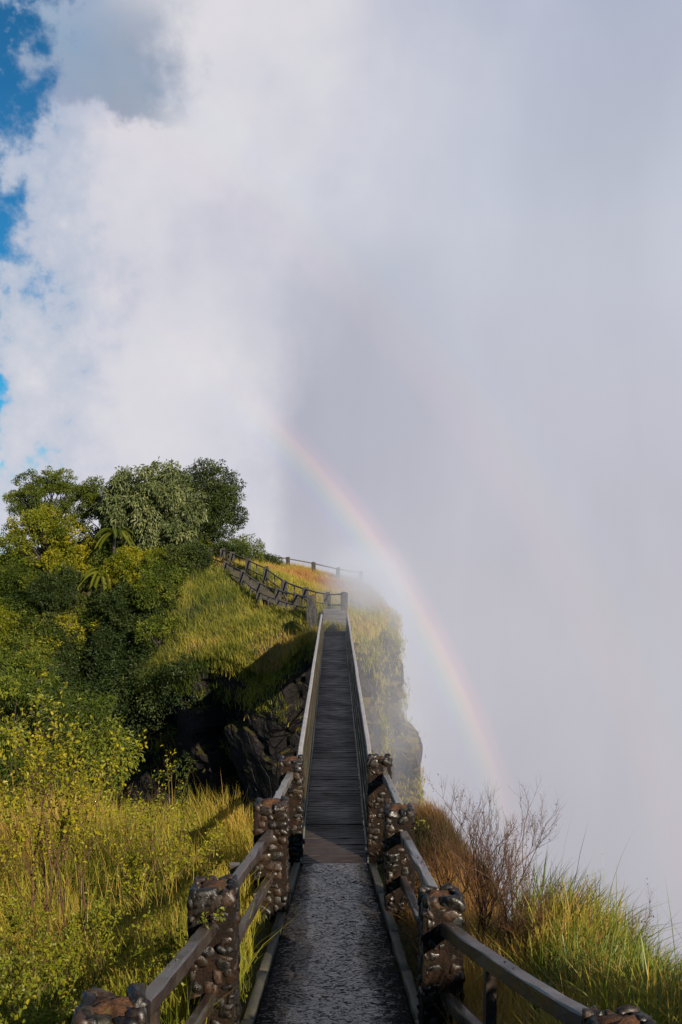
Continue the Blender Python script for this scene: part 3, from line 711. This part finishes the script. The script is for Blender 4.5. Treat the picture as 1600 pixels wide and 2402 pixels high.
# ------------------------------------------------------------------ grass
def scatter_grass(name, label, n, xr, yr, hf, ok, mat, H, W, bend, tonef, windaz=-60, clump=1.0, seg=3, seed=1):
    global rng
    rng = np.random.default_rng(seed)
    x = rng.uniform(*xr, n); y = rng.uniform(*yr, n)
    d = n2(x, y, clump, 3, seed*.77) + rng.uniform(-.45, .45, n)
    m = ok(x, y) & (d > -.22); x, y, d = x[m], y[m], d[m]; n = len(x)
    root = np.stack([x, y, hf(x, y)-.04], 1)
    a = np.radians(windaz) + rng.normal(0, 1.1, n); lean = np.stack([np.sin(a), np.cos(a)], 1)
    hh = H*rng.uniform(.45, 1.15, n)*(1+.6*n2(x, y, clump*.6, 3, 33)); be = np.abs(rng.normal(bend, bend*.5, n))
    v, f, tn = blades(root, hh, W*rng.uniform(.6, 1.3, n), lean, be, np.clip(tonef(x, y, n) + rng.normal(0, .13, n), 0, 1), seg)
    return link(name, mesh_np(name, v, f, mat, False, tn), kind='stuff', label=label)
def okleft(x, y): return (x < -path_w(y)-.26) & (y < 16.9)
def okright(x, y): return (x > path_w(y)+.26) & (y < 16.9)
scatter_grass('tall_grass', 'tall yellow green grass left of the path', 110000, (-9, -1), (4.5, 16.9), near_h, okleft, M['grass'], .88, .014, .4,
              lambda x, y, n: .45+.9*n2(x, y, .8, 3, 5)+.05*(y-10)*.3, seed=11)
scatter_grass('rusty_grass', 'rusty orange grass on the mound right of the bridge pillars', 26000, (1.0, 3.2), (10.5, 16.9), near_h, okright, M['rust'], .38, .010, .8,
              lambda x, y, n: .48+1.5*n2(x, y, 1.2, 3, 6), seed=12)
scatter_grass('lush_grass', 'lush green grass on the slope beyond the right handrail', 30000, (1.5, 5.2), (4.2, 11.5), near_h,
              lambda x, y: okright(x, y) & (x > 1.35+.12*(y-5)), M['green'], .85, .018, .6, lambda x, y, n: .56+1.1*n2(x, y, 1.1, 3, 7), windaz=60, seg=4, seed=13)
scatter_grass('dry_grass', 'golden dry grass stems beneath the right handrail', 16000, (1.0, 3.2), (4.5, 11.0), near_h, okright, M['grass'], .62, .009, .35,
              lambda x, y, n: .85+.5*n2(x, y, 1.1, 3, 8), windaz=20, seed=14)
scatter_grass('verge_weeds', 'short weeds along the path kerbs', 16000, (-1.45, 1.45), (5, 15.4), lambda x, y: np.maximum(near_h(x, y), path_z(y)-.12),
              lambda x, y: (np.abs(x) > path_w(y)+.12) & (np.abs(x) < path_w(y)+.5), M['grass'], .26, .008, .7, lambda x, y, n: .25+.8*n2(x, y, 1.5, 3, 9), seed=15)
scatter_grass('seed_stalks', 'thin pale seed stalks rising above the near grass on the left', 1500, (-8, -1.6), (9, 16.3), near_h, okleft, M['grass'], 1.45, .009, .25,
              lambda x, y, n: .85+.3*n2(x, y, 1.1, 3, 8), windaz=-40, seed=17)
scatter_grass('tall_stalks', 'thin green stalks standing above the right hand grass against the mist', 140, (1.9, 3.6), (6.5, 10.5), near_h, okright, M['green'], 1.5, .010, .35,
              lambda x, y, n: .45+.3*n2(x, y, 1.1, 3, 8), windaz=30, seg=4, seed=18)
def okhill(x, y):
    o = inside(x, y) & (x > -13.5)
    for k in range(len(ms)-1): o &= ((x-ms[k, 0])**2 + (y-ms[k, 1])**2) > .45
    return o & ~((np.abs(x) < .8) & (y < 55))
scatter_grass('hill_grass', 'golden green grass covering the far headland', 150000, (-13.5, 5), (49, 90), hill_h, okhill, M['hillgrass'], .60, .035, .6,
              lambda x, y, n: .40 + .65*n2(x, y, .25, 3, 12) + .45*n2(x, y, 1.3, 2, 4) + .30*smooth(y - 68 - x*-.2, 0, 8) + .25*smooth(x, -6, -2.5), clump=.5, seg=2, seed=16)
# tufts hanging on the cliff faces
def cliff_tufts(P, n, depth, name, label, mat, seed, bulge, tone0, H=.7, power=2.2, R_=80, amp=1.5, frac=1.0):
    r = np.random.default_rng(seed); Q, s = resample(P, .33); v, f = curtain(P, depth, R_, amp, bulge); nn = len(s)
    V = v.reshape(R_, nn, 3); rows = (np.clip(r.random(n)**power, 0, .98)*frac*(R_-1)).astype(int); cols = r.integers(0, nn-1, n)
    p = V[rows, cols] + r.normal(0, .18, (n, 3))
    keep = (n2(p[:, 0]+p[:, 1], p[:, 2], .45, 4, seed) > .04 - .55*(rows < 8)) & (p[:, 0] > -13.5); p = p[keep]; n = len(p)
    a = np.radians(200) + r.normal(0, .9, n); lean = np.stack([np.sin(a), np.cos(a)], 1)
    global rng; rng = r
    vv, ff, tn = blades(p, H*r.uniform(.4, 1.2, n), .04*r.uniform(.6, 1.4, n), lean, np.abs(r.normal(.7, .3, n)), np.clip(tone0 + .9*n2(p[:, 0], p[:, 2], .4, 3, 2) + r.normal(0, .12, n), 0, 1), 2)
    link(name, mesh_np(name, vv, ff, mat, False, tn), kind='stuff', label=label)
cliff_tufts(CL[:13], 60000, 22, 'cliff_tufts', 'grass tufts hanging down the dark cliff left of the bridge', M['hillgrass'], 21, -2.2, .30, .6, 2.6, 90, 1.05, .36)
cliff_tufts(CL[12:], 90000, 34, 'cliff_grass', 'dry grass clothing the misty cliff right of the bridge', M['hillgrass'], 22, 1.7, .50, .42, 1.0, 90, 1.3, .75)

# ------------------------------------------------------------------ trees and shrubs
def crown_leaves(r, centers, radii, n, L, W, droop=.2, shell=.55, tone=None, base=None, squash=.8):
    """leaves spread on lumpy clumps, facing outward"""
    k = r.choice(len(centers), n, p=(radii**2)/np.sum(radii**2)); d = unit(r.normal(0, 1, (n, 3)))
    rad = radii[k]*(shell + (1-shell)*r.random(n))*(1+.25*vnoise(d*2.2 + k[:, None]*3.7))
    p = centers[k] + d*rad[:, None]*np.array([1, 1, squash])
    ax = unit(d + r.normal(0, .5, (n, 3)) + np.array([0, 0, -droop])); nr = unit(d*.7 + np.array([0, 0, .8]) + r.normal(0, .45, (n, 3)))
    ct = r.normal(0, .19, len(centers)) if tone is None else tone
    t = np.clip(.5 + ct[k] + r.normal(0, .10, n), 0, 1)
    return leaves(p, ax, nr, L*r.uniform(.6, 1.25, n), W*r.uniform(.7, 1.2, n), t)
def limb(r, p0, p1, r0, r1, n=5, wob=.08):
    a, b = np.asarray(p0, float), np.asarray(p1, float); ln = np.linalg.norm(b-a); pts = a + (b-a)*np.linspace(0, 1, n+1)[:, None]
    pts[1:-1] += r.normal(0, wob*ln/n*1.2, (n-1, 3)); rr = np.linspace(r0, r1, n+1)
    return [np.r_[pts[i], rr[i], pts[i+1], rr[i+1]] for i in range(n)]
def tree(name, label, loc, crown, nclump, clr, nleaf, L, W, mat, seed, trunk_r=.16, droop=.2, flat=.8, cat='tree', group=None, top_bias=.0, shellc=.55, stems=1, twigs=0):
    """crown = (rx, ry, rz, zc): ellipsoid half axes and height of its centre above the base"""
    r = np.random.default_rng(seed); rx, ry, rz, zc = crown
    d = unit(r.normal(0, 1, (nclump, 3)))
    q = r.random(nclump)**.36
    cen = d*q[:, None]*np.array([rx, ry, rz]) + [0, 0, zc]; cen[:, 2] = np.maximum(cen[:, 2], .25*clr)
    rad = clr*np.clip(r.lognormal(-.15, .38, nclump), .35, 1.5)
    ne = nclump*2; de = unit(r.normal(0, 1, (ne, 3))+[0, 0, .35]); ext = de*np.array([rx, ry, rz])*r.uniform(.95, 1.22, ne)[:, None] + [0, 0, zc]
    t = thing(name, label, cat, loc, group)
    segs = []
    for s in range(stems):
        off = r.normal(0, .12*stems, 2) if stems > 1 else np.zeros(2); fork = np.array([off[0]*2, off[1]*2, zc*.55])
        segs += limb(r, (off[0]*.4, off[1]*.4, -.5), fork, trunk_r, trunk_r*.7, 5)
        for k in range(s, nclump, stems): segs += limb(r, fork, cen[k], trunk_r*.45, trunk_r*.08, 4, .18)
    for k in range(twigs):
        c = cen[r.integers(nclump)]; e = c + unit(r.normal(0, 1, 3)+[0, 0, 1.2])*clr*r.uniform(1.0, 1.5); segs += limb(r, c, e, trunk_r*.1, trunk_r*.04, 3)
    for k in range(0, ne, 2): segs += limb(r, cen[np.argmin(np.sum((cen-ext[k])**2, 1))], ext[k], trunk_r*.09, trunk_r*.04, 3)
    v, f = tubes(segs, 5); link('trunk', mesh_np('trunk', v, f, M['bark'], True), t)
    keepc = ext[:, 2] > .2; cen = np.concatenate([cen, ext[keepc]]); rad = np.r_[rad, clr*r.uniform(.22, .5, keepc.sum())]
    v, f, tn = crown_leaves(r, cen, rad, nleaf, L, W, droop, shellc, None, None, flat)
    link('crown', mesh_np('crown', v, [f], M[mat], False, tn), t)
    return t
def hz(x, y): return float(hill_h(x, y))
GT = 'trees on the far headland'; GS = 'shrubs on the far headland'
tree('feathery_tree', 'feathery layered green tree at the top left of the headland', (-22.6, 76, hz(-22.6, 76)-.5), (3.2, 2.6, 2.2, 5.7), 46, .85, 24000, .18, .08, 'leafM', 101, .2, .1, .5, group=GT, shellc=.3, twigs=20)
tree('broadleaf_tree', 'big drooping grey green broadleaf tree in the middle of the hilltop clump', (-14.1, 73, hz(-14.1, 73)-.3), (3.5, 3.0, 3.2, 4.2), 70, 1.15, 30000, .36, .13, 'leafG', 102, .25, 1.0, .85, group=GT)
tree('dark_tree', 'dark green tree with a ragged top behind the big broadleaf tree', (-10.6, 79.5, hz(-10.6, 79.5)-.3), (2.5, 2.6, 3.6, 4.2), 60, 1.05, 26000, .22, .10, 'leafD', 103, .22, .2, .8, group=GT, twigs=16)
tree('round_tree', 'mid green tree between the feathery tree and the broadleaf tree', (-18.6, 77.5, hz(-18.6, 77.5)-.3), (2.2, 2.2, 2.8, 3.2), 36, .9, 16000, .2, .09, 'leafM', 104, .18, .2, group=GT)
tree('hillside_tree', 'large round dark green tree rising from the gorge at the left edge', (-10.1, 30.5, -7.2), (2.8, 2.8, 2.9, 4.9), 76, .8, 42000, .16, .065, 'leafM', 105, .2, .45, .75)
tree('yellow_tree', 'tall yellow green vine covered tree at the left edge of the headland', (-21.8, 71.5, hz(-21.8, 71.5)-.4), (3.0, 2.4, 2.6, 2.7), 60, .85, 26000, .18, .11, 'leafY', 106, .2, .2, group=GT)
shr = [ # x, y, rx, rz, mat, label, leaf count
 (-14.2, 67.5, 2.0, 1.5, 'leafY', 'yellow green shrub below the palms on the headland', 6500),
 (-10.6, 68.6, 1.5, 1.2, 'leafD', 'dark green shrub at the upper edge of the golden grass', 4500),
 (-24.0, 66.5, 1.7, 1.3, 'leafY', 'bright yellow shrub at the left edge halfway up the headland', 5000),
 (-19.6, 67.6, 1.9, 1.5, 'leafD', 'dark shrub under the yellow vine covered tree', 5500),
 (-16.8, 72.0, 1.4, 1.2, 'leafM', 'green shrub behind the palms', 4000),
 (-12.0, 64.8, 1.8, 1.3, 'leafM', 'olive shrub bordering the golden grass halfway down', 5500),
 (-14.4, 65.4, 1.6, 1.2, 'leafD', 'dark shrub on the steep slope above the shadowed gully', 5500),
 (-11.4, 61.9, 1.4, 1.0, 'leafM', 'low olive shrub on the rim above the dark cliff', 4000),
 (-20.8, 63.0, 1.9, 1.6, 'leafM', 'green shrub above the large gorge tree', 5500),
 (-24.6, 62.0, 1.8, 1.6, 'leafY', 'yellow green shrub low at the left edge above the gorge tree', 5000),
 (-8.4, 77.0, 1.3, 1.0, 'leafD', 'dark bush at the head of the stair railings', 4000),
 (-7.6, 81.0, 1.5, 1.3, 'leafM', 'pale leafy bush right of the dark tree on the skyline', 4000),
 (-6.0, 83.0, 1.1, .6, 'leafD', 'low scrub on the skyline at the start of the crest fence', 2200),
 (-22.8, 70.0, 1.8, 1.4, 'leafM', 'green shrub in front of the yellow vine covered tree', 5000)]
for k, (x, y, rx, rz, mt, lab, nl) in enumerate(shr):
    tree('shrub', lab, (x, y, hz(x, y)-.3), (rx, rx, rz, rz*.85), 22, .62, int(nl*1.6), .18, .09, mt, 200+k, .07, .2, .85, 'shrub', GS, stems=3)
# continuous thicket between them
def thicket():
    r = np.random.default_rng(77); n = 1500; x = r.uniform(-34, -10.2, n); y = r.uniform(55, 80, n)
    m = inside(x, y) & (x < -10.5 - .18*np.maximum(0, 66-y)) & ((y > 65.5) | (x < -19.5)); x, y = x[m], y[m]
    cen = np.stack([x, y, hill_h(x, y)+r.uniform(-.1, .8, len(x))], 1); rad = r.uniform(.45, .95, len(x))
    v, f, tn = crown_leaves(r, cen, rad, 230000, .21, .11, .2, .6, n2(x, y, .3, 3, 2)*.9+r.normal(0, .12, len(x)), None, .8)
    link('thicket', mesh_np('thicket', v, [f], M['leafT'], False, tn), kind='stuff', label='tangled green undergrowth covering the steep slope left of the grass')
    n = 420; x = r.uniform(-20, -11, n); y = r.uniform(59.5, 66, n); m = inside(x, y) & (x < -10.8 - .18*np.maximum(0, 66-y)); x, y = x[m], y[m]
    cen = np.stack([x, y, hill_h(x, y)+r.uniform(-.2, .5, len(x))], 1); rad = r.uniform(.45, .9, len(x))
    v, f, tn = crown_leaves(r, cen, rad, 70000, .20, .10, .3, .6, n2(x, y, .5, 3, 2)*.6, None, .8)
    link('gully_undergrowth', mesh_np('gully_undergrowth', v, [f], M['leafD'], False, tn), kind='stuff', label='dark undergrowth filling the gully above the black cliff')
    # creepers on the gully and cliff
    n = 160; x = r.uniform(-26, -9.5, n); s_ = r.random(n); Q, _ = resample(CL[1:7], .3); j = r.integers(0, len(Q), n)
    cen = Q[j] + np.stack([r.normal(0, .5, n), -r.uniform(.2, 1.4, n), -8*r.random(n)**2.6], 1); rad = r.uniform(.3, .8, n)
    v, f, tn = crown_leaves(r, cen, rad, 15000, .17, .085, .6, .5, r.normal(0, .15, n), None, 1.0)
    link('creepers', mesh_np('creepers', v, [f], M['leafD'], False, tn), kind='stuff', label='dark creepers hanging over the shadowed cliff')
thicket()
def palm(loc, label, seed, nf=11, Lf=1.7, h=1.0):
    r = np.random.default_rng(seed); t = thing('palm', label, 'palm', loc, 'palms on the far headland')
    v, f = tubes(limb(r, (0, 0, -.4), (.1, 0, h), .13, .10, 5), 6); link('trunk', mesh_np('trunk', v, f, M['bark'], True), t)
    for k in range(nf):
        a = 2*math.pi*k/nf + r.normal(0, .2); up = r.uniform(.25, 1.1); d = np.array([math.cos(a), math.sin(a), 0]); P = []
        for q in np.linspace(0, 1, 15): P.append(np.array([.1, 0, h]) + d*Lf*(q*math.cos(up*.8)) + np.array([0, 0, Lf*(q*math.sin(up) - .85*q*q)]))
        P = np.array(P); tan = unit(np.gradient(P, axis=0)); s_ = np.cross(tan, [0, 0, 1]); s_ = unit(s_)
        pos, ax = [], []
        for i_ in range(2, 15):
            for sg in (-1, 1):
                for jj in (0, .5):
                    pp = P[i_]*(1-jj) + P[i_-1]*jj; pos.append(pp); ax.append(s_[i_]*sg + tan[i_]*.8 + [0, 0, -.25])
        nn = len(pos); lv, lf, tn = leaves(np.array(pos), np.array(ax), np.tile([0, 0, 1.], (nn, 1)), np.full(nn, .5), np.full(nn, .06), np.full(nn, r.uniform(.35, .95)))
        link('frond', mesh_np('frond', lv, [lf], M['leafM'], False, tn), t)
palm((-16.2, 69.6, hz(-16.2, 69.6)+1.9), 'upper palm with arching fronds amid the headland shrubs', 301, Lf=1.9, nf=11)
palm((-16.6, 67.6, hz(-16.6, 67.6)+1.0), 'lower palm with drooping fronds above the dark gully', 302)

# near shrubs: recursive stems with leaves
def grow(r, p, d, L, rad, depth, segs, tips, spread=.55, kids=(2, 4), up=.15, wob=.14, nseg=4, shrink=.62):
    d = unit(np.asarray(d, float)); pts = [np.asarray(p, float)]; st_ = L/nseg
    for k in range(nseg):
        d = unit(d + r.normal(0, wob, 3) + np.array([0, 0, up*.3])); q = pts[-1] + d*st_
        ra, rb = rad*(1-.45*k/nseg), rad*(1-.45*(k+1)/nseg); segs.append(np.r_[pts[-1], ra, q, rb]); pts.append(q)
        if depth <= 1: tips.append((q, d))
        if depth > 0 and k >= 1:
            for _ in range(r.integers(*kids)):
                e = unit(r.normal(0, 1, 3)); e = unit(e - d*np.dot(e, d)); nd = unit(d*(1-spread) + e*spread + np.array([0, 0, up]))
                grow(r, q, nd, L*shrink*r.uniform(.6, 1.1), rb*.62, depth-1, segs, tips, spread, kids, up, wob, nseg, shrink)
def near_shrub(name, label, loc, stems, L, rad, depth, seed, leafn, leafL, leafW, mat, spread=.5, kids=(1, 3), lean=(0, 0), up=.15, cat='shrub', group=None, tone0=.55, wood='twig', cone=.35, shrink=.62, wob=.14):
    r = np.random.default_rng(seed); segs, tips = [], []; t = thing(name, label, cat, loc, group)
    for s in range(stems):
        dd = np.array([r.normal(lean[0], cone), r.normal(lean[1], cone), 1.0]); grow(r, r.normal(0, .08*stems**.5, 3)*[1, 1, 0]-[0, 0, .1], dd, L*r.uniform(.7, 1.1), rad, depth, segs, tips, spread, kids, up, wob, 4, shrink)
    v, f = tubes(segs, 4); link('branches', mesh_np('branches', v, f, M[wood], True), t)
    if leafn:
        T = np.array([a for a, b in tips]); D = np.array([b for a, b in tips]); k = r.integers(0, len(T), leafn)
        pos = T[k] - D[k]*(r.random(leafn)*.12)[:, None] + r.normal(0, .012, (leafn, 3)); ax = unit(D[k]*.5 + r.normal(0, .8, (leafn, 3)) + [0, 0, -.1])
        nr = unit(np.array([0, 0, 1.0]) + r.normal(0, .7, (leafn, 3)))
        lv, lf, tn = leaves(pos, ax, nr, leafL*r.uniform(.6, 1.3, leafn), leafW*r.uniform(.7, 1.2, leafn), np.clip(tone0 + r.normal(0, .16, leafn), 0, 1), True)
        link('leaves', mesh_np('leaves', lv, [lf], M[mat], False, tn), t)
    return len(segs)
def nz(x, y): return float(near_h(x, y))
GB = 'leafy bushes left of the path'
cnt = 0
cnt += near_shrub('tall_shrub', 'tall sparse yellow leaved sapling in front of the gorge tree', (-3.1, 11.2, nz(-3.1, 11.2)), 5, 1.7, .014, 3, 401, 3000, .05, .034, 'leafY', .42, (1, 3), group=GB, tone0=.72, up=.3, cone=.16)
cnt += near_shrub('leafy_shrub', 'spiky sparse leaved bush standing out against the dark cliff', (-2.15, 12.0, nz(-2.15, 12)), 7, 1.2, .012, 3, 402, 2200, .042, .03, 'leafY', .45, (1, 3), group=GB, tone0=.62, up=.25, cone=.3)
cnt += near_shrub('leafy_shrub', 'broad small leaved bush filling the lower left corner', (-2.2, 6.6, nz(-2.2, 6.6)), 10, .85, .011, 3, 403, 7500, .034, .026, 'leafY', .5, (2, 3), group=GB, tone0=.40, up=.15, cone=.5)
cnt += near_shrub('leafy_shrub', 'bush of small round leaves at the left edge beside the golden grass', (-3.1, 8.3, nz(-3.1, 8.3)), 8, .95, .011, 3, 404, 3600, .036, .027, 'leafY', .5, (1, 3), group=GB, tone0=.5, up=.2, cone=.45)
cnt += near_shrub('leafy_shrub', 'twiggy bush between the golden grass and the cobbled pillars on the left', (-2.0, 9.0, nz(-2.0, 9.0)), 7, .85, .010, 3, 405, 2800, .034, .026, 'leafY', .5, (1, 3), group=GB, tone0=.45, up=.2, cone=.45)
cnt += near_shrub('thorn_shrub', 'bare thorny shrub standing against the mist on the right', (1.62, 10.9, nz(1.62, 10.9)), 8, 1.4, .014, 3, 406, 900, .022, .012, 'rust', .5, (2, 4), up=.35, tone0=.3, cone=.2, lean=(.05, 0), shrink=.5)
cnt += near_shrub('thorn_shrub', 'smaller bare thorn shrub leaning right over the green grass', (1.86, 9.9, nz(1.86, 9.9)), 6, 1.0, .012, 3, 407, 600, .022, .012, 'rust', .5, (2, 4), up=.25, tone0=.3, cone=.25, lean=(.3, 0), shrink=.5)
cnt += near_shrub('leafy_shrub', 'unseen dense bush added outside the right edge of the view to shade the path', (4.3, 4.1, nz(4.3, 4.1)), 14, 1.25, .02, 3, 408, 15000, .09, .065, 'leafM', .5, (2, 3), tone0=.45, up=.25, cone=.5)  # added out of view, its shade keeps the path and right rail dark
print('branch segments', cnt)

near_shrub('weed', 'small green weed growing on the domed pillar top left of the path', (-1.12, 8.42, 2.13), 4, .09, .003, 1, 410, 40, .045, .03, 'leafM', .5, (1, 3), cat='weed', tone0=.8, cone=.6)
near_shrub('weed', 'small weed sprouting from the mossy topped pillar right of the path', (.98, 13.1, 1.46), 4, .08, .003, 1, 411, 36, .04, .03, 'leafM', .5, (1, 3), cat='weed', tone0=.8, cone=.6)
# ------------------------------------------------------------------ drifting spray
def mist():
    m = bpy.data.materials.new('spray'); m.use_nodes = True; t = m.node_tree; t.nodes.clear(); g = NT(t)
    out = g.node('ShaderNodeOutputMaterial'); vol = g.node('ShaderNodeVolumePrincipled')
    p = geopos(g); s = g.node('ShaderNodeSeparateXYZ'); g.l.new(p, s.inputs[0]); X, Y, Z = s.outputs
    n = g.noise(p, .22, 3, .55)
    dx = g.mul(g.step(X, -1.6, 1.8), g.step(X, 3.0, 6.0, 1.0, 0.0))
    dy = g.mul(g.step(Y, 32.0, 46.0, 0.0, .3), g.step(Y, 86.0, 96.0, 1.0, 0.0))
    dy = g.mul(dy, g.step(Y, 50.0, 58.0, 1.0, 4.0))
    dz = g.mul(g.step(Z, -22.0, -1.0, .12, 1.0), g.step(Z, .5, 5.0, 1.0, 0.0))
    dens = g.mul(g.mul(g.mul(dx, dy), dz), g.step(n, .34, .64, .018, .105))
    g.l.new(dens, vol.inputs['Density']); vol.inputs['Color'].default_value = (.72, .76, .88, 1); vol.inputs['Anisotropy'].default_value = 0.0
    g.l.new(vol.outputs[0], out.inputs['Volume'])
    v, f = box(-1.7, 6.1, 32, 96, -22, 5.1)
    link('spray_mist', mesh_np('spray_mist', v, f, m), kind='stuff', label='white waterfall spray drifting over the right of the headland')
mist()
